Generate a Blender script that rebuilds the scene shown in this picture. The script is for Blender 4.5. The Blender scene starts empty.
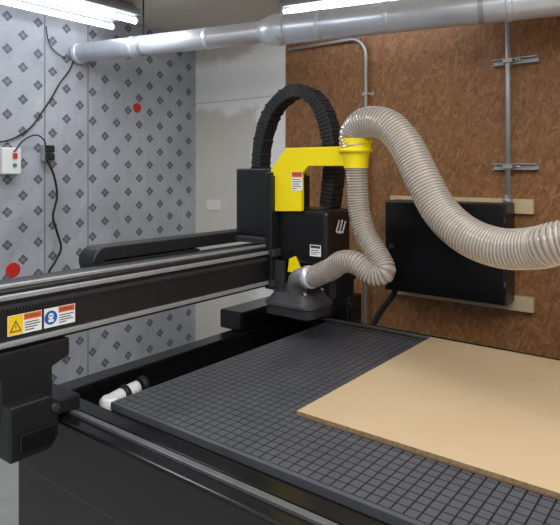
import bpy, bmesh, math, random
from mathutils import Vector, Matrix
random.seed(7)
S = bpy.context.scene
C = S.collection
PI = math.pi
S.view_settings.view_transform = 'Standard'
H = 1.70                                   # eye height, camera stands at x=y=0
YAW = math.radians(37.87)
SN, CS = math.sin(YAW), math.cos(YAW)
FPX, CX, CY = 580.0, 280.0, 172.0

# ---------- sight lines used only to survey positions on real planes ----------
def ray(px, py):
    a = (px-CX)/FPX; b = (CY-py)/FPX
    return (-SN+CS*a, CS+SN*a, b)
def on_x(px, py, X):
    d = ray(px, py); t = X/d[0]; return Vector((X, d[1]*t, H+d[2]*t))
def on_y(px, py, Y):
    d = ray(px, py); t = Y/d[1]; return Vector((d[0]*t, Y, H+d[2]*t))
def on_z(px, py, Z):
    d = ray(px, py); t = (Z-H)/d[2]; return Vector((d[0]*t, d[1]*t, Z))

# ---------- materials ----------
def lin(c):
    return tuple((v/255/12.92 if v/255 <= .04045 else ((v/255+.055)/1.055)**2.4) for v in c) + (1,)
class NT:
    def __init__(s, name):
        s.m = bpy.data.materials.new(name); s.m.use_nodes = True
        s.t = s.m.node_tree; s.b = s.t.nodes['Principled BSDF']
    def n(s, typ, **kw):
        x = s.t.nodes.new(typ)
        for k, v in kw.items(): setattr(x, k, v)
        return x
    def l(s, a, b): s.t.links.new(a, b)
    def math(s, op, a, b=None, c=None):
        x = s.n('ShaderNodeMath', operation=op)
        for i, v in enumerate((a, b, c)):
            if v is None: continue
            if isinstance(v, (int, float)): x.inputs[i].default_value = v
            else: s.l(v, x.inputs[i])
        return x.outputs[0]
    def mix(s, f, a, b):
        x = s.n('ShaderNodeMix', data_type='RGBA')
        for i, v in ((0, f), (6, a), (7, b)):
            if isinstance(v, (int, float, tuple)): x.inputs[i].default_value = v
            else: s.l(v, x.inputs[i])
        return x.outputs[2]
    def fmix(s, f, a, b):
        x = s.n('ShaderNodeMix')
        for i, v in ((0, f), (2, a), (3, b)): s.l(v, x.inputs[i])
        return x.outputs[0]
    def coord(s, scale=(1,1,1), rot=(0,0,0)):
        # turn first, then stretch, so that a stretched pattern follows the turned axis
        tc = s.n('ShaderNodeTexCoord'); m1 = s.n('ShaderNodeMapping'); mp = s.n('ShaderNodeMapping')
        m1.inputs['Rotation'].default_value = rot; mp.inputs['Scale'].default_value = scale
        s.l(tc.outputs['Object'], m1.inputs['Vector']); s.l(m1.outputs[0], mp.inputs['Vector']); return mp.outputs[0]
    def noise(s, scale, detail=3, vec=None, rough=.5):
        x = s.n('ShaderNodeTexNoise'); x.inputs['Scale'].default_value = scale
        x.inputs['Detail'].default_value = detail; x.inputs['Roughness'].default_value = rough
        s.l(vec if vec is not None else s.coord(), x.inputs['Vector']); return x.outputs['Fac']
    def ramp(s, f, stops):
        x = s.n('ShaderNodeValToRGB'); e = x.color_ramp.elements
        while len(e) < len(stops): e.new(.5)
        for i, (p, c) in enumerate(stops): e[i].position = p; e[i].color = c
        s.l(f, x.inputs[0]); return x.outputs[0]
    def bump(s, h, strength=.3, dist=.01):
        x = s.n('ShaderNodeBump'); x.inputs['Strength'].default_value = strength; x.inputs['Distance'].default_value = dist
        s.l(h, x.inputs['Height']); s.l(x.outputs[0], s.b.inputs['Normal'])
def mat(name, rgb, rough=.5, metal=0, var=.12, scale=18, bump=0, spec=.5, trans=0, coat=0):
    k = NT(name); c = lin(rgb)
    nz = k.noise(scale, 4)
    k.l(k.mix(nz, tuple(v*(1-var) for v in c[:3])+(1,), tuple(min(1, v*(1+var)) for v in c[:3])+(1,)), k.b.inputs['Base Color'])
    k.b.inputs['Roughness'].default_value = rough; k.b.inputs['Metallic'].default_value = metal
    k.b.inputs['Specular IOR Level'].default_value = spec
    if trans: k.b.inputs['Transmission Weight'].default_value = trans; k.b.inputs['IOR'].default_value = 1.15
    if coat: k.b.inputs['Coat Weight'].default_value = coat; k.b.inputs['Coat Roughness'].default_value = .12
    if bump: k.bump(nz, bump, .003)
    return k.m
def emit(name, rgb, st):
    k = NT(name); k.b.inputs['Base Color'].default_value = lin(rgb)
    k.b.inputs['Emission Color'].default_value = lin(rgb); k.b.inputs['Emission Strength'].default_value = st
    return k.m

M = {}
M['black'] = mat('black_powdercoat', (25,25,27), .38, 0, .15, 60, .1)
M['black_gloss'] = mat('black_gloss_paint', (16,16,18), .25, 0, .2, 8)
M['chain'] = mat('black_chain_plastic', (29,29,31), .5, 0, .25, 80)
M['dark'] = mat('dark_grey_cast', (54,54,57), .5, .2, .2, 30, .2)
M['railblack'] = mat('worn_grey_rail', (128,128,131), .3, .6, .35, 14, .1)
M['shoe'] = mat('grey_shoe_plastic', (76,76,79), .42, .1, .2, 30, .2)
M['port'] = mat('grey_port_metal', (142,142,144), .4, .4, .15, 30)
M['cover'] = mat('black_spindle_cover', (21,21,23), .28, 0, .15, 40)
M['steel'] = mat('ground_steel', (172,172,174), .36, .5, .2, 25)
M['galv'] = mat('galvanised_steel', (228,232,238), .32, .45, .16, 7, .2)
M['galv2'] = mat('galvanised_conduit', (180,180,182), .42, .45, .12, 20)
M['yellow'] = mat('yellow_paint', (255,228,8), .38, 0, .04, 10)
M['white'] = mat('white_plastic', (232,232,232), .4, 0, .05, 20)
M['label_white'] = mat('label_white', (238,238,238), .4, 0, .03, 30)
M['orange'] = mat('label_orange', (226,100,44), .4, 0, .03, 30)
M['lyellow'] = mat('label_yellow', (250,204,20), .4, 0, .03, 30)
M['blue'] = mat('label_blue', (28,92,176), .4, 0, .03, 30)
M['ink'] = mat('label_ink', (60,60,64), .6, 0, .05, 30)
M['red'] = mat('red_plastic', (206,44,42), .5, 0, .08, 30)
M['green'] = mat('green_plastic', (50,150,80), .4, 0, .1, 30)
M['rubber'] = mat('black_rubber', (24,24,26), .6, 0, .2, 40)
M['hose'] = mat('translucent_hose', (220,212,202), .1, 0, .08, 15, 0, .7, .6, 1)
M['hose2'] = mat('hose_groove', (174,163,151), .16, 0, .12, 15, 0, .7, .6, 1)
M['lumber'] = mat('pine_lumber', (210,188,150), .65, 0, .12, 30, .2)
M['plate'] = mat('white_plate', (236,234,228), .4, 0, .03, 20)
M['fixture'] = mat('grey_fixture_enamel', (150,152,156), .45, 0, .05, 20)
M['brush'] = mat('dark_brush', (40,40,43), .8, 0, .4, 120, .5)
M['tube'] = emit('fluorescent_tube', (240,246,255), 7)
M['grid'] = mat('grid_phenolic', (77,78,83), .36, 0, .22, 6, .05)
M['gridbase'] = mat('grid_groove', (12,12,13), .7, 0, .2, 20)
M['concrete'] = mat('concrete', (165,165,163), .6, 0, .18, 5, .1)
M['ceil'] = mat('ceiling_paint', (216,208,194), .8, 0, .06, 4)

# MDF sheet
k = NT('mdf_face'); nz = k.noise(2.2, 5); n2 = k.noise(260, 2)
c = k.ramp(nz, [(.3, lin((189,165,131))), (.7, lin((197,174,141)))])
c2 = k.mix(k.math('MULTIPLY', n2, .12), c, lin((166,140,106)))
k.l(c2, k.b.inputs['Base Color']); k.b.inputs['Roughness'].default_value = .5; M['mdf'] = k.m
k = NT('mdf_edge'); n2 = k.noise(110, 2)
tc = k.n('ShaderNodeTexCoord'); sp = k.n('ShaderNodeSeparateXYZ'); k.l(tc.outputs['Object'], sp.inputs[0])
c = k.ramp(n2, [(.38, lin((128,106,78))), (.62, lin((158,132,98)))])
lo = k.math('LESS_THAN', sp.outputs[2], .007)
k.l(k.mix(k.math('MULTIPLY', lo, k.ramp(n2, [(.4, (.2,.2,.2,1)), (.6, (.7,.7,.7,1))])), c, lin((66,54,40))), k.b.inputs['Base Color']); k.b.inputs['Roughness'].default_value = .8; M['mdfedge'] = k.m

# foil-faced wall wrap with the repeating diamond mark
k = NT('wall_membrane')
tc = k.n('ShaderNodeTexCoord'); sp = k.n('ShaderNodeSeparateXYZ'); k.l(tc.outputs['Object'], sp.inputs[0])
Yc, Zc = sp.outputs[1], sp.outputs[2]
PER = .235
def lattice(off):
    du = k.math('SUBTRACT', k.math('FRACT', k.math('ADD', k.math('DIVIDE', Yc, PER), off+.13)), .5)
    dv = k.math('SUBTRACT', k.math('FRACT', k.math('ADD', k.math('DIVIDE', Zc, PER), off)), .5)
    p = k.math('ABSOLUTE', k.math('ADD', du, dv)); q = k.math('ABSOLUTE', k.math('SUBTRACT', du, dv))
    s, g = .172, .005
    a = k.math('LESS_THAN', k.math('MAXIMUM', p, q), s)
    b = k.math('GREATER_THAN', k.math('MINIMUM', p, q), g)
    m = k.math('MULTIPLY', k.math('LESS_THAN', k.math('MAXIMUM', p, q), .06), k.math('GREATER_THAN', k.math('MAXIMUM', p, q), .04))
    diamond = k.math('MULTIPLY', k.math('MULTIPLY', a, b), k.math('SUBTRACT', 1, k.math('MULTIPLY', m, .5)))
    e = k.math('LESS_THAN', k.math('ABSOLUTE', k.math('ADD', dv, .27)), .03)
    f = k.math('LESS_THAN', k.math('ABSOLUTE', du), .17)
    return diamond, k.math('MULTIPLY', e, f)
d1, t1 = lattice(0.0); d2, t2 = lattice(0.5)
dm = k.math('MAXIMUM', d1, d2); tm = k.math('MAXIMUM', t1, t2)
nz = k.noise(1.6, 5); fine = k.noise(90, 2)
base = k.ramp(nz, [(.3, lin((158,162,170))), (.7, lin((186,189,196)))])
c = k.mix(k.math('MULTIPLY', tm, k.math('MULTIPLY', k.math('GREATER_THAN', fine, .5), .2)), base, lin((112,118,136)))
c = k.mix(k.math('MULTIPLY', dm, .8), c, lin((62,64,72)))
for ys in (2.372, 2.746):
    sm = k.math('LESS_THAN', k.math('ABSOLUTE', k.math('SUBTRACT', Yc, ys)), .006)
    c = k.mix(k.math('MULTIPLY', sm, .7), c, lin((96,98,108)))
k.l(c, k.b.inputs['Base Color']); k.b.inputs['Roughness'].default_value = .38
k.bump(k.noise(3.4, 3, k.coord((1, 1.3, .9))), .6, .06); M['membrane'] = k.m

# OSB: four layers of long flakes, each turned a different way
k = NT('osb')
def flakes(ang, L, W):
    v = k.coord((L, 3, W), (0, ang, 0)); nn = k.n('ShaderNodeTexNoise'); nn.inputs['Scale'].default_value = 1.2; k.l(v, nn.inputs['Vector'])
    ad = k.n('ShaderNodeVectorMath', operation='ADD'); k.l(v, ad.inputs[0])
    sc2 = k.n('ShaderNodeVectorMath', operation='SCALE'); k.l(nn.outputs['Color'], sc2.inputs[0]); sc2.inputs['Scale'].default_value = .9
    k.l(sc2.outputs[0], ad.inputs[1])
    vo = k.n('ShaderNodeTexVoronoi'); vo.inputs['Scale'].default_value = 1; k.l(ad.outputs[0], vo.inputs['Vector'])
    s = k.n('ShaderNodeSeparateColor'); k.l(vo.outputs['Color'], s.inputs[0]); return s.outputs[0], s.outputs[1]
A_ = flakes(.35, 14, 46); B_ = flakes(-.75, 15, 50); C_ = flakes(1.25, 16, 54); D_ = flakes(-1.9, 18, 60)
val = A_[0]
for Lr, th in ((B_, .5), (C_, .6), (D_, .65)):
    val = k.fmix(k.math('GREATER_THAN', Lr[1], th), val, Lr[0])
val = k.math('ADD', k.math('MULTIPLY', val, .55), k.math('MULTIPLY', k.noise(55, 5, None, .6), .45))
c = k.ramp(val, [(.14, lin((116,74,40))), (.38, lin((140,94,54))), (.6, lin((153,106,63))), (.88, lin((178,134,88)))])
c = k.mix(k.math('MULTIPLY', k.noise(1.3, 3), .35), c, lin((126,82,46)))
k.l(c, k.b.inputs['Base Color']); k.b.inputs['Roughness'].default_value = .55; k.bump(val, .15, .003); M['osb'] = k.m

# taped drywall
k = NT('drywall')
tc = k.n('ShaderNodeTexCoord'); sp = k.n('ShaderNodeSeparateXYZ'); k.l(tc.outputs['Object'], sp.inputs[0]); Xc, Zc = sp.outputs[0], sp.outputs[2]
nz = k.noise(2.6, 6, None, .65)
near = k.math('SUBTRACT', 1, k.math('MULTIPLY', k.math('ABSOLUTE', k.math('SUBTRACT', Zc, 2.5)), 4))
right = k.math('MULTIPLY', k.math('ADD', Xc, 3.35), 2.6)
fil = k.math('ADD', k.math('MULTIPLY', nz, 1.5), k.math('MAXIMUM', near, right))
c = k.mix(k.math('MULTIPLY', nz, .9), lin((226,221,210)), lin((202,197,186)))
c = k.mix(k.ramp(fil, [(.62, (0,0,0,1)), (.95, (.95,.95,.95,1))]), c, lin((250,249,247)))
ln = k.math('LESS_THAN', k.math('ABSOLUTE', k.math('SUBTRACT', Zc, 2.36)), .006)
c = k.mix(k.math('MULTIPLY', ln, .4), c, lin((150,144,132)))
k.l(c, k.b.inputs['Base Color']); k.b.inputs['Roughness'].default_value = .8; M['drywall'] = k.m

# ---------- mesh helpers (all in world coordinates) ----------
def merge(bm, t, mi=0):
    for f in t.faces: f.material_index = mi
    me = bpy.data.meshes.new('tmp'); t.to_mesh(me); t.free(); bm.from_mesh(me); bpy.data.meshes.remove(me)
def box(bm, x0, x1, y0, y1, z0, z1, bev=0, mi=0, seg=2):
    t = bmesh.new(); bmesh.ops.create_cube(t, size=1)
    for v in t.verts:
        v.co = Vector(((x0+x1)/2+v.co.x*(x1-x0), (y0+y1)/2+v.co.y*(y1-y0), (z0+z1)/2+v.co.z*(z1-z0)))
    if bev: bmesh.ops.bevel(t, geom=list(t.edges), offset=bev, segments=seg, profile=.5, affect='EDGES')
    merge(bm, t, mi); return bm
def rrloft(bm, rects, n=6):
    # stack of rounded rectangles (x0,x1,y0,y1,z,r) joined into one smooth body
    t = bmesh.new(); R = []
    for x0, x1, y0, y1, z, r in rects:
        ring = []
        for cx_, cy_, a0 in ((x1-r,y1-r,0),(x0+r,y1-r,PI/2),(x0+r,y0+r,PI),(x1-r,y0+r,1.5*PI)):
            for q in range(n+1):
                a = a0+q*PI/2/n; ring.append(t.verts.new((cx_+r*math.cos(a), cy_+r*math.sin(a), z)))
        R.append(ring)
    t.faces.new(R[0]); t.faces.new(R[-1]); m = len(R[0])
    for a, b in zip(R, R[1:]):
        for i in range(m):
            t.faces.new((a[i], a[(i+1)%m], b[(i+1)%m], b[i]))
    bmesh.ops.recalc_face_normals(t, faces=t.faces); merge(bm, t); return bm
def prism(bm, pts, axis, c0, c1, bev=0, mi=0):
    t = bmesh.new()
    def mk(p, c):
        return {'x': (c, p[0], p[1]), 'y': (p[0], c, p[1]), 'z': (p[0], p[1], c)}[axis]
    A = [t.verts.new(mk(p, c0)) for p in pts]; B = [t.verts.new(mk(p, c1)) for p in pts]
    t.faces.new(A); t.faces.new(B)
    for i in range(len(pts)):
        j = (i+1) % len(pts); t.faces.new((A[i], A[j], B[j], B[i]))
    bmesh.ops.recalc_face_normals(t, faces=t.faces)
    if bev: bmesh.ops.bevel(t, geom=list(t.edges), offset=bev, segments=3, profile=.5, affect='EDGES')
    merge(bm, t, mi); return bm
def frames(pts):
    T = []
    for i in range(len(pts)):
        a = pts[max(i-1, 0)]; b = pts[min(i+1, len(pts)-1)]; T.append((b-a).normalized())
    up = Vector((0,0,1)) if abs(T[0].z) < .9 else Vector((0,1,0))
    N = [(up - T[0]*up.dot(T[0])).normalized()]
    for i in range(1, len(pts)):
        n = N[-1] - T[i]*N[-1].dot(T[i]); N.append(n.normalized())
    return T, N
def tube(bm, pts, r, n=12, caps=True, mi=None):
    pts = [Vector(p) for p in pts]; T, N = frames(pts); rings = []
    t = bmesh.new()
    for i, p in enumerate(pts):
        B = T[i].cross(N[i]); rr = r[i] if isinstance(r, (list, tuple)) else r
        rings.append([t.verts.new(p + N[i]*rr*math.cos(2*PI*j/n) + B*rr*math.sin(2*PI*j/n)) for j in range(n)])
    for i in range(len(rings)-1):
        for j in range(n):
            f = t.faces.new((rings[i][j], rings[i][(j+1)%n], rings[i+1][(j+1)%n], rings[i+1][j])); f.smooth = True
            f.material_index = mi[i] if isinstance(mi, list) else (mi or 0)
    if caps: t.faces.new(rings[0]); t.faces.new(rings[-1])
    bmesh.ops.recalc_face_normals(t, faces=t.faces)
    me = bpy.data.meshes.new('tmp'); t.to_mesh(me); t.free(); bm.from_mesh(me); bpy.data.meshes.remove(me); return bm
def spline(pts, step):
    pts = [Vector(p) for p in pts]; P = [pts[0]*2-pts[1]] + pts + [pts[-1]*2-pts[-2]]; out = []
    for i in range(1, len(P)-2):
        for q in range(40):
            t = q/40; a, b, c, d = P[i-1], P[i], P[i+1], P[i+2]
            out.append(.5*((2*b)+(c-a)*t+(2*a-5*b+4*c-d)*t*t+(3*b-a-3*c+d)*t**3))
    out.append(pts[-1]); res = [out[0]]; acc = 0
    for i in range(1, len(out)):
        seg = (out[i]-out[i-1]).length; pos = 0
        while acc + (seg-pos) >= step and seg > 0:
            pos += step-acc; acc = 0; res.append(out[i-1].lerp(out[i], pos/seg))
        acc += seg-pos
    return res
def chain(bm, pts, wdir, w, h, pitch, fill=.84, jit=0):
    P = spline(pts, pitch); wdir = Vector(wdir)
    for i in range(len(P)-1):
        t = (P[i+1]-P[i]).normalized(); n = t.cross(wdir).normalized(); c = (P[i]+P[i+1])/2
        j = 1+random.uniform(-jit, jit)
        for (L, W, Hh) in ((pitch*.88, w, h*j), (pitch*1.3, w*(1+fill)/2, h*fill)):
            R = Matrix((t, wdir, n)).transposed().to_4x4()
            b = bmesh.new(); bmesh.ops.create_cube(b, size=1)
            for v in b.verts: v.co = c + (R @ Vector((v.co.x*L, v.co.y*W, v.co.z*Hh)))
            bmesh.ops.bevel(b, geom=list(b.edges), offset=.0025, segments=1, affect='EDGES')
            merge(bm, b)
    return bm
def band(bm, pts, wdir, w, h, step=.01):
    # smooth ribbon of rectangular section swept along a path
    P = spline(pts, step); wdir = Vector(wdir); t_ = bmesh.new(); R = []
    for i, p in enumerate(P):
        t = (P[min(i+1, len(P)-1)]-P[max(i-1, 0)]).normalized(); n = t.cross(wdir).normalized(); k_ = 1 if i % 3 else .985
        R.append([t_.verts.new(p+wdir*(a*w*k_/2)+n*(b*h*k_/2)) for a, b in ((-1,-.85),(-.93,-1),(.93,-1),(1,-.85),(1,.85),(.93,1),(-.93,1),(-1,.85))])
    t_.faces.new(R[0]); t_.faces.new(R[-1])
    for a, b in zip(R, R[1:]):
        for i in range(8): t_.faces.new((a[i], a[(i+1)%8], b[(i+1)%8], b[i]))
    bmesh.ops.recalc_face_normals(t_, faces=t_.faces); merge(bm, t_); return bm
def hose(bm, pts, R, pitch=.017, amp=.0045):
    P = spline(pts, pitch/5); ph = [0, .55, 1, 1, .55]
    return tube(bm, P, [R-amp+amp*2*ph[i % 5] for i in range(len(P))], 32, False, [1 if i % 5 in (4, 0) else 0 for i in range(len(P))])
def text(bm, s, size, MX, mi):
    cu = bpy.data.curves.new('t', 'FONT'); cu.body = s; cu.size = size; cu.align_x = 'CENTER'; cu.align_y = 'CENTER'
    o = bpy.data.objects.new('t', cu); C.objects.link(o)
    me = bpy.data.meshes.new_from_object(o.evaluated_get(bpy.context.evaluated_depsgraph_get()))
    me.transform(MX); k0 = len(bm.faces); bm.from_mesh(me); bm.faces.ensure_lookup_table()
    for f in bm.faces[k0:]: f.material_index = mi
    bpy.data.objects.remove(o); bpy.data.curves.remove(cu); bpy.data.meshes.remove(me)
FX = Matrix(((0,0,1),(1,0,0),(0,1,0))).to_4x4()      # local x,y,z -> world y,z,x (faces +x)
FY = Matrix(((1,0,0),(0,0,-1),(0,1,0))).to_4x4()     # faces -y
def sticker(base, c, items, texts=()):
    bm = bmesh.new(); MX = Matrix.Translation(c) @ base
    for pts, mi, lay in items:
        f = bm.faces.new([bm.verts.new(MX @ Vector((p[0], p[1], .0008+lay*.0006))) for p in pts]); f.material_index = mi
    for s, size, x, y, mi, lay in texts: text(bm, s, size, MX @ Matrix.Translation((x, y, .0008+lay*.0006)), mi)
    return bm
def rect(x0, x1, y0, y1): return [(x0,y0),(x1,y0),(x1,y1),(x0,y1)]
def disc(x, y, r, n=20): return [(x+r*math.cos(2*PI*i/n), y+r*math.sin(2*PI*i/n)) for i in range(n)]

# ---------- object helpers ----------
ROOT = {}
def thing(name, label, cat, loc, group=None):
    o = bpy.data.objects.new(name, None); C.objects.link(o); o.location = loc; o.empty_display_size = .1
    o['label'] = label; o['category'] = cat
    if group: o['group'] = group
    ROOT[o] = Vector(loc); return o
def obj(name, bm, mats, parent=None, smooth=False, bev=0, label=None):
    me = bpy.data.meshes.new(name)
    if parent is not None: off = ROOT[parent]
    else:
        xs = [v.co for v in bm.verts]
        off = Vector(((min(v.x for v in xs)+max(v.x for v in xs))/2, (min(v.y for v in xs)+max(v.y for v in xs))/2, min(v.z for v in xs)))
    for v in bm.verts: v.co -= off
    if smooth:
        for f in bm.faces: f.smooth = len(f.verts) == 4
    bm.to_mesh(me); bm.free()
    for m in (mats if isinstance(mats, (list, tuple)) else [mats]): me.materials.append(M[m])
    o = bpy.data.objects.new(name, me); C.objects.link(o)
    if parent is not None: o.parent = parent; ROOT[o] = off
    else: o.location = off
    if bev:
        md = o.modifiers.new('bevel', 'BEVEL'); md.width = bev; md.segments = 2; md.limit_method = 'ANGLE'
    if label: o['label'] = label
    return o
def tag(o, label, cat, group=None):
    o['label'] = label; o['category'] = cat
    if group: o['group'] = group
    return o
def struct(name, bm, m):
    me = bpy.data.meshes.new(name); bm.to_mesh(me); bm.free(); me.materials.append(M[m])
    o = bpy.data.objects.new(name, me); C.objects.link(o); o['kind'] = 'structure'; return o
B = bmesh.new

# ---------- room ----------
XW, YW, ZC = -4.10, 3.95, 3.0
struct('floor', box(B(), XW-.1, 3.2, -3.2, YW+.1, -.1, 0), 'concrete')
struct('ceiling', box(B(), XW-.1, 3.2, -3.2, YW+.1, ZC, ZC+.1), 'ceil')
struct('wall_left', box(B(), XW-.1, XW, -3.2, YW+.1, 0, ZC), 'membrane')
struct('wall_back', box(B(), -3.01, 3.2, YW, YW+.1, 0, ZC), 'osb')
struct('wall_corner', box(B(), XW, -3.01, YW-.012, YW+.1, 0, ZC), 'drywall')

# ---------- CNC machine ----------
ZT = .80
cnc = thing('cnc_router', 'large black gantry router machine with gridded bed and yellow bracket', 'router machine', (-.4, 2.15, 0))
f = B()
box(f, -2.28, 1.35, 1.20, 1.372, .52, .775, .010, 0, 3)     # near side beam
box(f, -2.28, 1.35, 2.945, 3.12, .52, .775, .006)           # far side beam
box(f, -2.28, -2.18, 1.372, 2.945, .56, .79, .006)          # left cross beam
box(f, 1.2, 1.35, 1.372, 2.945, .56, .775, .006)
box(f, -2.18, 1.2, 1.372, 2.945, .64, .70)                  # lower tray
for x in (-2.27, -.6, 1.14):
    for y in (1.215, 2.95): box(f, x, x+.16, y, y+.15, .03, .53, .006)
obj('table_frame', f, 'black_gloss', cnc)
obj('side_panel', box(B(), -2.275, 1.345, 1.202, 1.212, .10, .70, .003), 'black_gloss', cnc)
for x in (-2.19, -.52, 1.22):
    for y in (1.295, 3.025): obj('levelling_foot', tube(B(), [(x,y,0),(x,y,.012),(x,y,.013),(x,y,.04)], [.05,.05,.018,.018], 16), 'steel', cnc)
for y in (1.270, 3.045):
    r = B(); box(r, -2.24, 1.3, y-.012, y+.012, .770, .786, .0015)
    x = -2.2
    while x < 1.3:
        tube(r, [(x,y,.785),(x,y,.787)], .006, 8); x += .08
    obj('guide_rail', r, 'railblack', cnc)
obj('way_cover', box(B(), -2.24, 1.3, 1.296, 1.366, .770, .780, .002), 'black_gloss', cnc)
# bed with vacuum grid
g0x, g1x, g0y, g1y = -1.914, 1.13, 1.386, 2.925
bed = obj('bed_slab', box(B(), g0x, g1x, g0y, g1y, .70, ZT-.004, .002), 'gridbase', cnc)
vs, fs = [], []
pit = .038; gap = .0024; nx = int((g1x-g0x-.02)/pit); ny = int((g1y-g0y-.02)/pit)
gb = B()
box(gb, g0x-.002, g1x, g0y-.002, g0y+.016, ZT-.03, ZT, .002); box(gb, g0x-.002, g0x+.016, g0y+.016, g1y, ZT-.03, ZT, .002)
box(gb, g0x+.016, g1x, g1y-.02, g1y, ZT-.006, ZT)
me = bpy.data.meshes.new('cells')
for i in range(nx):
    for j in range(ny):
        x = g0x+.016+i*pit+gap; y = g0y+.016+j*pit+gap; x2 = x+pit-2*gap; y2 = y+pit-2*gap; e = .0006; n = len(vs)
        vs += [(x,y,ZT-.006),(x2,y,ZT-.006),(x2,y2,ZT-.006),(x,y2,ZT-.006),(x+e,y+e,ZT),(x2-e,y+e,ZT),(x2-e,y2-e,ZT),(x+e,y2-e,ZT)]
        fs += [(n+4,n+5,n+6,n+7),(n,n+1,n+5,n+4),(n+1,n+2,n+6,n+5),(n+2,n+3,n+7,n+6),(n+3,n,n+4,n+7)]
me.from_pydata(vs, [], fs); gb.from_mesh(me)
obj('vacuum_grid', gb, 'grid', cnc)
# gantry beam
bx1, bx0 = -2.0, -2.2
beam = obj('gantry_beam', box(box(box(B(), bx0, bx1, .9, 3.2, 1.075, 1.27, .004), bx0-.02, bx1+.004, .9, 3.2, 1.27, 1.285, .003), bx1-.01, bx1+.004, .9, 3.2, 1.205, 1.211), 'black', cnc)
obj('beam_top_plate', box(B(), bx0+.05, bx1-.004, .9, 3.2, 1.285, 1.290), 'dark', beam)
for z in (1.262, 1.098):
    r = box(B(), bx1, bx1+.020, .9, 3.2, z-.009, z+.009, .003)
    y = .93
    while y < 3.2:
        tube(r, [(bx1+.019,y,z),(bx1+.0208,y,z)], .005, 8); y += .06
    obj('guide_rail', r, 'steel', beam)
obj('guide_rail', box(B(), bx1-.035, bx1-.012, .9, 3.2, 1.29, 1.302, .002), 'steel', beam)
# toothed rack along the beam under its upper rail
bm = B(); box(bm, bx1, bx1+.008, .9, 3.2, 1.222, 1.236); y = .905
while y < 3.19:
    box(bm, bx1, bx1+.008, y, y+.006, 1.214, 1.222); y += .012
obj('gear_rack', bm, 'dark', beam)
def text_lines(x0, x1, ys, mi=2):
    out = []
    for y, w in ys: out.append((rect(x0, x0+(x1-x0)*w, y-.0018, y+.0018), mi, 1))
    return out
it = [(rect(-.065,.063,-.036,.036),0,0), (rect(-.063,-.008,-.034,.034),3,1), ([(-.058,-.024),(-.014,-.024),(-.036,.018)],2,2), ([(-.052,-.020),(-.020,-.020),(-.036,.010)],3,3),
      (rect(-.0375,-.0345,-.010,.002),2,4), (rect(-.0375,-.0345,-.016,-.013),2,4), (rect(-.005,.061,.012,.034),1,1)] + text_lines(-.002,.058,[(.002,.9),(-.007,1),(-.016,.8),(-.025,.6)])
obj('warning_label', sticker(FX, (bx1, 1.082, 1.158), it, [('WARNING', .012, .028, .023, 2, 3)]), ['label_white','orange','ink','lyellow'], beam, label='yellow triangle warning sticker')
it = [(rect(-.063,.065,-.036,.036),0,0), (disc(-.036,0,.026),3,1), (disc(-.036,.006,.011),0,2), (rect(-.047,-.025,-.016,-.006),0,2), (disc(-.040,.007,.003),3,3), (disc(-.032,.007,.003),3,3),
      (rect(-.005,.062,.012,.034),1,1)] + text_lines(-.002,.058,[(.002,1),(-.007,.8),(-.016,.95),(-.025,.5)])
obj('warning_label', sticker(FX, (bx1, 1.217, 1.158), it, [('WARNING', .012, .028, .023, 2, 3)]), ['label_white','orange','ink','blue'], beam, label='blue circle safety sticker')
# gantry supports
def support(near):
    c = 2.155
    def Y(y): return y if near else 2*c-y
    bm = B()
    pts = [(.9,1.076),(1.24,1.076),(1.24,1.012),(1.17,.985),(1.17,.815),(.98,.815),(.98,.985),(.9,1.0)]
    prism(bm, [(Y(a), b) for a, b in pts], 'x', -2.26, -1.97, .004)
    sup = obj('gantry_support', bm, 'black', cnc)
    bm = B(); pts = [(.98,.905),(1.125,.905),(1.16,.875),(1.16,.755),(1.13,.715),(.98,.715)]
    prism(bm, [(Y(a), b) for a, b in pts], 'x', -2.2, -1.91, .008)
    obj('drive_housing', bm, 'black', sup)
    obj('drive_cover', box(B(), -1.912, -1.90, min(Y(1.01),Y(1.14)), max(Y(1.01),Y(1.14)), .745, .805, .004), 'black_gloss', sup)
    bm = B(); tube(bm, [(-1.912,Y(1.14),.862),(-1.892,Y(1.14),.862)], .014, 16)
    obj('knob', bm, 'dark', sup)
    bm = B(); box(bm, -2.2, -1.99, min(Y(1.13),Y(1.30)), max(Y(1.13),Y(1.30)), .788, .842, .006)
    obj('bearing_block', bm, 'black', sup)
support(True); support(False)
obj('motor_housing', box(B(), -2.36, -2.19, 2.46, 2.94, .792, .90, .01), 'black_gloss', cnc)
# beam cable carrier and its tray
bm = B(); box(bm, -2.40, -2.22, 1.35, 3.1, 1.215, 1.225, .002)
obj('chain_tray', bm, 'black', beam)
zc_, rc_ = 1.292, .034
cp = [(-2.31, y, zc_+rc_) for y in (2.62, 2.2, 1.85, 1.66)] + [(-2.31, 1.60+rc_*math.cos(a), zc_+rc_*math.sin(a)) for a in [PI/2+q*PI/8 for q in range(9)]] + [(-2.31, y, zc_-rc_) for y in (1.66, 1.85, 2.2)]
bm = B(); band(bm, cp, (1,0,0), .12, .062)
obj('cable_chain', bm, 'chain', beam)
# carriage
car = obj('carriage', box(box(B(), -2.285, -2.02, 2.52, 2.76, 1.335, 1.72, .008), -2.02, -1.965, 2.46, 2.78, 1.06, 1.70, .006), 'black', cnc)
obj('carriage_saddle', box(B(), -2.25, -1.96, 2.47, 2.77, 1.303, 1.335, .004), 'dark', car)
for z in (1.098, 1.262): obj('rail_bearing', box(B(), -1.979, -1.94, 2.44, 2.80, z-.02, z+.02, .004), 'dark', car)
obj('carriage_panel', box(B(), -1.968, -1.955, 2.44, 2.80, 1.10, 1.68, .004), 'black', car)
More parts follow.
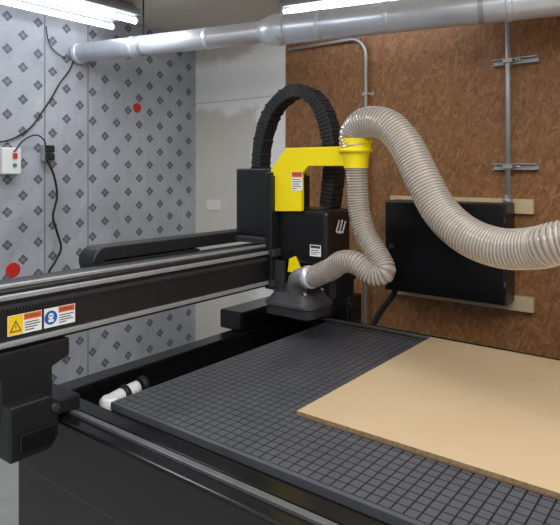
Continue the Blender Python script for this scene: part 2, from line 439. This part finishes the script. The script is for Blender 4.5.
# spindle head
head = obj('spindle_cover', box(box(B(), -1.965, -1.633, 2.50, 2.735, 1.20, 1.505, .03, 0, 4), -1.965, -1.68, 2.52, 2.72, 1.165, 1.22, .01), 'cover', cnc)
items = []; ls = .85
def stroke(x0, y0, x1, y1, w):
    x0, y0, x1, y1, w = [q*ls for q in (x0, y0, x1, y1, w)]
    items.append(([(x0-w,y0),(x0+w,y0),(x1+w,y1),(x1-w,y1)], 0, 0))
    items.append((disc(x0, y0, w, 14), 0, .2)); items.append((disc(x1, y1, w, 14), 0, .2))
stroke(-.055,-.022,-.025,.036, .009); stroke(-.02,-.034,.012,.036, .009); stroke(.018,-.034,.048,.026, .009)
for x, y in ((-.036,-.028), (.000,-.032)): items.append((rect((x-.018)*ls, (x+.018)*ls, (y-.008)*ls, (y+.004)*ls), 0, .1))
obj('logo', sticker(FX, (-1.633, 2.628, 1.41), items), ['label_white'], head)
it = [(rect(-.035,.035,-.03,.03),0,0), (rect(-.03,.03,.012,.026),1,1)] + text_lines(-.028,.028,[(.002,.9),(-.008,1),(-.018,.7)])
obj('data_label', sticker(FY, (-1.71, 2.50, 1.29), it), ['label_white','ink','ink'], head)
obj('yellow_guard', prism(B(), [(-1.88,1.165),(-1.80,1.165),(-1.80,1.19),(-1.835,1.25),(-1.87,1.235)], 'y', 2.485, 2.499), 'yellow', head)
bm = B(); tube(bm, [(-1.85,2.60,1.17),(-1.85,2.60,1.13),(-1.85,2.60,1.128),(-1.85,2.60,1.03)], [.055,.055,.04,.04], 24)
obj('spindle_nose', bm, 'steel', head)
obj('shoe_hanger', box(B(), -1.96, -1.90, 2.47, 2.50, 1.03, 1.22, .004), 'dark', head)
obj('shoe_hanger', box(B(), -1.78, -1.72, 2.66, 2.72, 1.00, 1.18, .004), 'dark', head)
# dust shoe
x0, x1, y0, y1 = -2.02, -1.70, 2.435, 2.685
bm = B(); rrloft(bm, [(x0,x1,y0,y1,.985,.05), (x0,x1,y0,y1,1.0,.05), (x0+.012,x1-.012,y0+.01,y1-.01,1.012,.05), (x0+.04,x1-.035,y0+.03,y1-.03,1.05,.05), (x0+.05,x1-.045,y0+.04,y1-.04,1.058,.045), (x0+.075,x1-.12,y0+.05,y1-.06,1.06,.04), (x0+.08,x1-.125,y0+.055,y1-.065,1.10,.04)])
shoe = obj('dust_shoe', bm, 'shoe', cnc)
bm = B(); rrloft(bm, [(x0+.006,x1-.006,y0+.006,y1-.006,.935,.046), (x0+.008,x1-.008,y0+.008,y1-.008,.985,.046)])
obj('brush_skirt', bm, 'brush', shoe)
for xx, yy in ((x0+.055,y0+.05),(x1-.065,y0+.05),(x1-.06,y1-.05)): obj('bolt', tube(B(), [(xx,yy,1.03),(xx,yy,1.068)], .011, 8), 'steel', shoe)
bm = B(); tube(bm, spline([(-1.84,2.53,1.04),(-1.835,2.51,1.09),(-1.81,2.48,1.13),(-1.76,2.457,1.152),(-1.66,2.45,1.165)], .012), .050, 24)
obj('duct_port', bm, 'port', shoe, label='grey metal duct elbow')
bm = B(); tube(bm, [(-1.735,2.455,1.156),(-1.695,2.452,1.161)], .059, 28)
obj('hose_clamp', bm, 'galv', shoe, label='silver hose clamp')
# yellow bracket
yb = B()
px = lambda a, b, Y=2.5: (on_y(a, b, Y).x, on_y(a, b, Y).z)
pts = [px(274,211), px(274,170), px(289,148), px(347,148), px(347,166), px(311,166), px(304,175), px(304,211)]
prism(yb, pts, 'y', 2.47, 2.50, .003)
prism(yb, [pts[1], pts[2], (pts[2][0]+.006, pts[2][1]-.01), (pts[1][0]+.008, pts[1][1]-.004)], 'y', 2.50, 2.56)
box(yb, pts[2][0], pts[3][0], 2.50, 2.56, pts[2][1]-.01, pts[2][1])
br = obj('hose_bracket', yb, 'yellow', cnc, label='yellow hose bracket')
lc = on_y(297,181,2.47)
it = [(rect(-.035,.035,-.05,.05),0,0), (rect(-.033,.033,.02,.048),1,1)] + text_lines(-.03,.03,[(.008,.9),(-.004,1),(-.016,.8),(-.028,.95),(-.04,.5)])
obj('warning_label', sticker(FY, lc, it, [('WARNING', .013, 0, .034, 2, 3)]), ['label_white','orange','ink'], br)
cc = on_y(356,153,2.5)
bm = B(); tube(bm, [(cc.x,cc.y,cc.z-.075),(cc.x,cc.y,cc.z-.02),(cc.x,cc.y,cc.z+.01),(cc.x,cc.y,cc.z+.07)], [.06,.064,.074,.080], 32, False)
tube(bm, [(cc.x,cc.y,cc.z+.002),(cc.x,cc.y,cc.z+.022)], .084, 32)
box(bm, cc.x-.12, cc.x-.055, 2.475, 2.525, cc.z-.03, cc.z+.03, .004)
obj('hose_collar', bm, 'yellow', br)
# head energy chain
bm = B(); Yc_ = 2.66
chain(bm, [on_y(a, b, Yc_) for a, b in ((262,190),(261,165),(264,137),(274,110),(292,93),(308,93),(322,107),(331,135),(334,168),(330,210))], (0,1,0), .10, .074, .022, .9, .10)
obj('cable_chain', bm, 'chain', cnc)

# ---------- hoses ----------
hp = [on_y(356,148,2.5), on_y(355,134,2.5)]
for a, b, Y in ((367,123,2.48),(388,126,2.46),(406,146,2.44),(422,178,2.41),(440,211,2.38),(466,235,2.34),(500,248,2.30),(535,248,2.26),(562,242,2.22)):
    hp.append(on_y(a, b, Y))
hp += [Vector((-.25,2.25,1.52)), Vector((.05,2.5,1.85)), Vector((.25,3.0,2.3)), Vector((.32,3.45,2.55)), Vector((.34,3.60,2.59))]
o = obj('dust_hose', hose(B(), hp, .077, .015, .0022), ['hose','hose2'])
tag(o, 'thick clear ribbed dust hose arching right from the yellow collar', 'hose')
hp = [on_y(356,160,2.5)] + [on_y(a, b, Y) for a, b, Y in ((357,185,2.5),(359,210,2.5),(366,235,2.49),(378,256,2.47),(384,271,2.45),(372,274,2.43),(356,263,2.42),(342,262,2.43),(331,269,2.445))] + [Vector((-1.69,2.452,1.161))]
o = obj('dust_hose', hose(B(), hp, .054, .0135, .0021), ['hose','hose2'])
tag(o, 'thinner ribbed dust hose looping down from yellow collar to the dust shoe', 'hose')

# ---------- sheet on the bed ----------
bm = B(); box(bm, -1.262, 1.1, 1.722, 2.93, ZT+.0005, ZT+.0215, .001, 1, 1)
bm.normal_update()
for f_ in bm.faces: f_.material_index = 0 if f_.normal.z > .9 else 1
o = obj('fibreboard_sheet', bm, ['mdf','mdfedge']); tag(o, 'large tan fibreboard sheet lying on the black gridded bed', 'board')

# ---------- white pipe fitting in the bed gap ----------
pf = thing('pipe_fitting', 'small white plastic pipe fitting with black ring beside the bed corner', 'pipe fitting', (-2.05,1.57,.70))
bm = B(); tube(bm, spline([(-2.05,1.45,.735),(-2.06,1.54,.745),(-2.06,1.64,.755)], .02), .03, 20)
obj('pipe', bm, 'white', pf)
obj('clamp_ring', tube(B(), [(-2.058,1.545,.745),(-2.06,1.57,.748)], .036, 20), 'rubber', pf)
obj('clamp_ring', tube(B(), [(-2.06,1.64,.755),(-2.06,1.67,.758)], .037, 20), 'rubber', pf)
bm = B(); tube(bm, [(-2.0,1.44,.70),(-2.0,1.44,.775),(-2.0,1.44,.785)], [.036,.036,.028], 20)
obj('cap', bm, 'white', pf)

# ---------- electrical cabinet on the OSB wall ----------
cab = thing('control_cabinet', 'black metal electrical cabinet mounted on the brown board wall', 'cabinet', (-1.52,3.8,.864))
cx0, cx1, cz0, cz1 = -1.937, -1.106, .864, 1.50
obj('body', box(B(), cx0, cx1, 3.715, 3.898, cz0, cz1, .006), 'black', cab)
obj('door', box(B(), cx0+.006, cx1-.006, 3.695, 3.713, cz0+.006, cz1-.006, .005), 'black_gloss', cab)
bm = B(); tube(bm, [(cx0+.06,3.695,1.18),(cx0+.06,3.68,1.18)], .018, 16); box(bm, cx0+.055, cx0+.065, 3.672, 3.682, 1.165, 1.195)
obj('latch', bm, 'dark', cab)
for z in (.98, 1.38): obj('hinge', tube(B(), [(cx1-.003,3.70,z-.04),(cx1-.003,3.70,z+.04)], .008, 10), 'black', cab)
bm = box(B(), -2.0, -.995, 3.902, YW, 1.43, 1.525, .003)
tag(obj('mounting_board', bm, 'lumber'), 'pale lumber strip behind the upper edge of the black cabinet', 'board')
bm = box(B(), -2.0, -.995, 3.902, YW, .80, .895, .003)
tag(obj('mounting_board', bm, 'lumber'), 'pale lumber strip behind the lower edge of the black cabinet', 'board')
bm = B(); tube(bm, spline([(-1.90,3.80,.862),(-1.93,3.79,.80),(-2.02,3.76,.66),(-2.10,3.70,.45),(-2.12,3.6,.2),(-2.1,3.45,.03)], .03), .022, 12)
tag(obj('power_cable', bm, 'rubber'), 'thick black cable hanging from the bottom of the black cabinet', 'cable')

# conduits
yc = 3.915
bm = B(); path = [(-2.95,yc,2.735),(-2.45,yc,2.735)] + [(-2.35+.14*math.sin(q*PI/16), yc, 2.595+.14*math.cos(q*PI/16)) for q in range(0, 9)] + [(-2.21,yc,.0)]
cond = thing('conduit', 'thin bent metal conduit running down the board wall left of the cabinet', 'conduit', (-2.21,yc,.0))
obj('pipe', tube(B(), path, .013, 12), 'galv2', cond)
for z in (2.3, 1.1): obj('strap', box(box(B(), -2.23,-2.19,3.899,3.949,z-.012,z+.012,.003), -2.26,-2.16,3.944,3.949,z-.01,z+.01), 'galv2', cond)
cond = thing('conduit', 'straight vertical metal conduit entering the top of the black cabinet', 'conduit', (-1.14,3.87,1.5))
obj('pipe', tube(B(), [(-1.14,3.87,1.5),(-1.14,3.87,2.98)], .017, 14), 'galv2', cond)
obj('connector', tube(B(), [(-1.14,3.87,1.5),(-1.14,3.87,1.53),(-1.14,3.87,1.531),(-1.14,3.87,1.55)], [.03,.03,.022,.022], 14), 'steel', cond)
for z, lab in ((2.42, 'upper metal strut channel clamping the straight vertical conduit'), (1.735, 'lower metal strut channel clamping the conduit just above the cabinet')):
    st = thing('strut_clamp', lab, 'strut', (-1.11,3.91,z), 'strut channels behind the conduit')
    bm = B(); box(bm, -1.25, -.97, 3.935, YW, z-.02, z+.02); box(bm, -1.25, -.97, 3.89, 3.935, z+.015, z+.02); box(bm, -1.25, -.97, 3.89, 3.935, z-.02, z-.015)
    obj('channel', bm, 'galv2', st)
    bm = B(); box(bm, -1.17,-1.11,3.848,3.89,z-.014,z+.014,.004); tube(bm, [(-1.10,3.868,z),(-1.06,3.868,z)], .008, 8)
    obj('clamp', bm, 'steel', st)

# ---------- overhead duct ----------
ZD = 2.66
A0, A1, A2 = Vector((XW+.002,2.64,ZD-.02)), Vector((-2.41,3.09,ZD)), Vector((.62,3.78,ZD))
duct = thing('dust_duct', 'round galvanised metal duct running below the ceiling', 'duct', (-2.41,3.09,ZD-.1))
d1_ = (A1-A0).normalized(); d2_ = (A2-A1).normalized()
obj('duct_pipe', tube(B(), [A0, A1], .075, 32), 'galv', duct)
obj('duct_pipe', tube(B(), [A1-d2_*.05, A2], .098, 36), 'galv', duct)
obj('reducer', tube(B(), [A1-d1_*.13, A1-d1_*.05, A1, A1+d2_*.06], [.078,.104,.108,.101], 36), 'galv', duct)
for p, d, r in ((A0+d1_*.03, d1_, .085), (A0+d1_*.55, d1_, .079), (A0+d1_*1.2, d1_, .079), (A1+d2_*.30, d2_, .101), (A1+d2_*.75, d2_, .102), (A1+d2_*1.45, d2_, .102)):
    obj('collar', tube(B(), [p-d*.02, p-d*.012, p+d*.012, p+d*.02], [r-.004, r, r, r-.004], 36), 'galv', duct)
obj('hose_port', tube(B(), [(.335,3.72,2.62),(.335,3.60,2.595)], .07, 24), 'galv', duct)
obj('end_cap', tube(B(), [A2-d2_*.02, A2+d2_*.01], .103, 36), 'galv', duct)
def hanger(p, d, r, lab):
    h = thing('duct_hanger', lab, 'hanger', (p.x, p.y, ZD), 'hangers carrying the duct')
    u = Vector((-d.y, d.x, 0)); w = Vector((0,0,1)); bm = B(); n = 28
    for i in range(n):
        a, b = 2*PI*i/n, 2*PI*(i+1)/n
        q = [p+(u*math.cos(t)+w*math.sin(t))*rr for t in (a, b) for rr in (r, r+.003)]
        v = [bm.verts.new(x+d*s) for s in (-.014, .014) for x in q]
        for idx in ((0,1,5,4),(2,3,7,6),(1,3,7,5),(0,2,6,4),(0,1,3,2),(4,5,7,6)): bm.faces.new([v[k_] for k_ in idx])
    bmesh.ops.remove_doubles(bm, verts=bm.verts, dist=.0001)
    bmesh.ops.recalc_face_normals(bm, faces=bm.faces); obj('strap', bm, 'galv2', h)
    obj('rod', tube(B(), [p+w*(r+.001), Vector((p.x,p.y,ZC))], .006, 8), 'dark', h)
hanger(A0+d1_*.64, d1_, .0755, 'strap hanger on the thinner duct end near the left fluorescent light')
hanger(A1+d2_*1.3, d2_, .0985, 'strap hanger on the thicker duct above the cabinet')

# ---------- fluorescent lights ----------
def fluorescent(P0, P1, hw, zt, lab):
    P0, P1 = Vector(P0), Vector(P1); d = (P1-P0).normalized(); u = Vector((-d.y, d.x, 0)); mid = (P0+P1)/2
    fl = thing('fluorescent_light', lab, 'light', (mid.x, mid.y, zt), None)
    prof = [(-hw,zt+.060),(-hw*.4,ZC-.002),(hw*.4,ZC-.002),(hw,zt+.060),(hw,zt+.040),(-hw,zt+.040)]
    bm = B(); A = [bm.verts.new((P0.x+u.x*a, P0.y+u.y*a, z)) for a, z in prof]; Bv = [bm.verts.new((P1.x+u.x*a, P1.y+u.y*a, z)) for a, z in prof]
    bm.faces.new(A); bm.faces.new(Bv)
    for i in range(6): bm.faces.new((A[i], A[(i+1)%6], Bv[(i+1)%6], Bv[i]))
    bmesh.ops.recalc_face_normals(bm, faces=bm.faces); obj('housing', bm, 'fixture', fl)
    for s in (-1, 1):
        o_ = u*(s*hw*.75)
        def at(p, z): return (p.x+o_.x, p.y+o_.y, z)
        obj('tube', tube(B(), [at(P0+d*.03, zt), at(P1-d*.03, zt)], .021, 14), 'tube', fl)
        for p in (P0+d*.02, P1-d*.035):
            q = at(p, zt); bm = B(); tube(bm, [q, at(p+d*.015, zt)], .025, 12); tube(bm, [(q[0],q[1],zt), (q[0],q[1],zt+.042)], .012, 8)
            obj('lamp_holder', bm, 'white', fl)
fluorescent((-3.72,1.45,0), (-3.72,2.84,0), .19, 2.848, 'long fluorescent light with glowing tubes above the patterned wall')
fluorescent((-2.62,3.42,0), (-1.42,3.66,0), .09, 2.865, 'fluorescent light glowing just above the duct over the board wall')

# ---------- left wall fittings ----------
p = on_x(7, 161, XW)
jb = thing('switch_box', 'white wall switch box at far left of the patterned wall', 'switch box', (XW, p.y, p.z-.1))
obj('box', box(B(), XW+.001, XW+.07, p.y-.07, p.y+.07, p.z-.095, p.z+.095, .008), 'white', jb)
obj('switch', box(B(), XW+.07, XW+.085, p.y+.005, p.y+.035, p.z+.02, p.z+.055, .004), 'red', jb)
obj('indicator', tube(B(), [(XW+.07,p.y+.02,p.z-.03),(XW+.078,p.y+.02,p.z-.03)], .014, 12), 'green', jb)
q = on_x(45, 153, XW)
ob = thing('wall_outlet', 'grey metal outlet box with black plugs on the patterned wall', 'outlet', (XW, q.y, q.z-.06))
obj('box', box(B(), XW+.001, XW+.045, q.y-.04, q.y+.04, q.z-.06, q.z+.06, .004), 'galv2', ob)
obj('cover', box(B(), XW+.045, XW+.05, q.y-.043, q.y+.043, q.z-.063, q.z+.063, .001), 'galv2', ob)
for dz in (-.03, .03): obj('plug', box(B(), XW+.05, XW+.085, q.y-.03, q.y+.032, q.z+dz-.026, q.z+dz+.026, .006), 'rubber', ob)
def wall_cord(pix, lab, off=.02, r=.006):
    P = [on_x(a, b, XW+off) for a, b in pix]
    tag(obj('wall_cable', tube(B(), spline(P, .015), r, 8), 'rubber'), lab, 'cord')
wall_cord([(-6,143),(12,139),(30,128),(42,112),(52,97),(60,83),(69,71),(74,60)], 'black cord rising from switch box up to the duct')
wall_cord([(14,152),(24,140),(36,135),(44,140),(46,148)], 'short black cord looping between switch box and outlet', .087, .0055)
wall_cord([(46,158),(54,176),(57,196),(53,216),(57,232),(61,248),(55,262),(49,272),(45,288)], 'black cord dangling from the outlet down the patterned wall', .09, .009)
wall_cord([(66,58),(58,54),(50,45),(47,34),(46,26)], 'thin black cord on upper patterned wall beside the duct end', .015, .004)
for (a, b, r, lab) in ((137,108,.043,'upper red round cap on patterned wall near the corner'), (13,270,.054,'lower red round cap on patterned wall above the gantry beam')):
    c_ = on_x(a, b, XW)
    bm = B(); tube(bm, [(XW,c_.y,c_.z),(XW+.002,c_.y,c_.z),(XW+.0035,c_.y,c_.z)], [r, r, r*.93], 24)
    tag(obj('fastener_cap', bm, 'red'), lab, 'cap', 'red caps on the wall')
c_ = on_y(214, 205, YW-.013)
bm = box(B(), c_.x-.09, c_.x+.09, YW-.021, YW-.013, c_.z-.05, c_.z+.05, .003); box(bm, c_.x-.06, c_.x-.02, YW-.025, YW-.020, c_.z-.02, c_.z+.02, .002); box(bm, c_.x+.02, c_.x+.06, YW-.025, YW-.020, c_.z-.02, c_.z+.02, .002)
tag(obj('outlet_plate', bm, 'plate'), 'white outlet plate on the pale drywall beside the carriage', 'outlet')

# ---------- light ----------
def area(name, loc, sx, sy, w, col=(1,1,1), rot=(0,0,0)):
    l = bpy.data.lights.new(name, 'AREA'); l.shape = 'RECTANGLE'; l.size = sx; l.size_y = sy; l.energy = w; l.color = col
    o = bpy.data.objects.new(name, l); C.objects.link(o); o.location = loc; o.rotation_euler = rot
area('lamp_over_machine', (.4, 1.6, 2.96), 2.4, 1.3, 50, (.99,.985,.97))
area('lamp_over_aisle', (-1.4, .3, 2.96), 2.4, .8, 48, (.97,.985,1))
area('lamp_behind', (1.2, -1.2, 2.96), 2.4, .8, 62, (.99,.99,.98))
area('lamp_left', (-3.2, 2.15, 2.81), .3, 1.2, 14, (.92,.96,1))
w = bpy.data.worlds.new('world'); S.world = w; w.use_nodes = True
w.node_tree.nodes['Background'].inputs[0].default_value = (.92,.96,1,1); w.node_tree.nodes['Background'].inputs[1].default_value = .48

# ---------- camera ----------
cd = bpy.data.cameras.new('camera'); cam = bpy.data.objects.new('camera', cd); C.objects.link(cam)
cam.location = (0,0,H); cam.rotation_euler = (PI/2, 0, YAW)
cd.sensor_width = 36; cd.lens = 36*FPX/560; cd.shift_y = -(262.5-CY)/560; cd.clip_start = .05
S.camera = cam
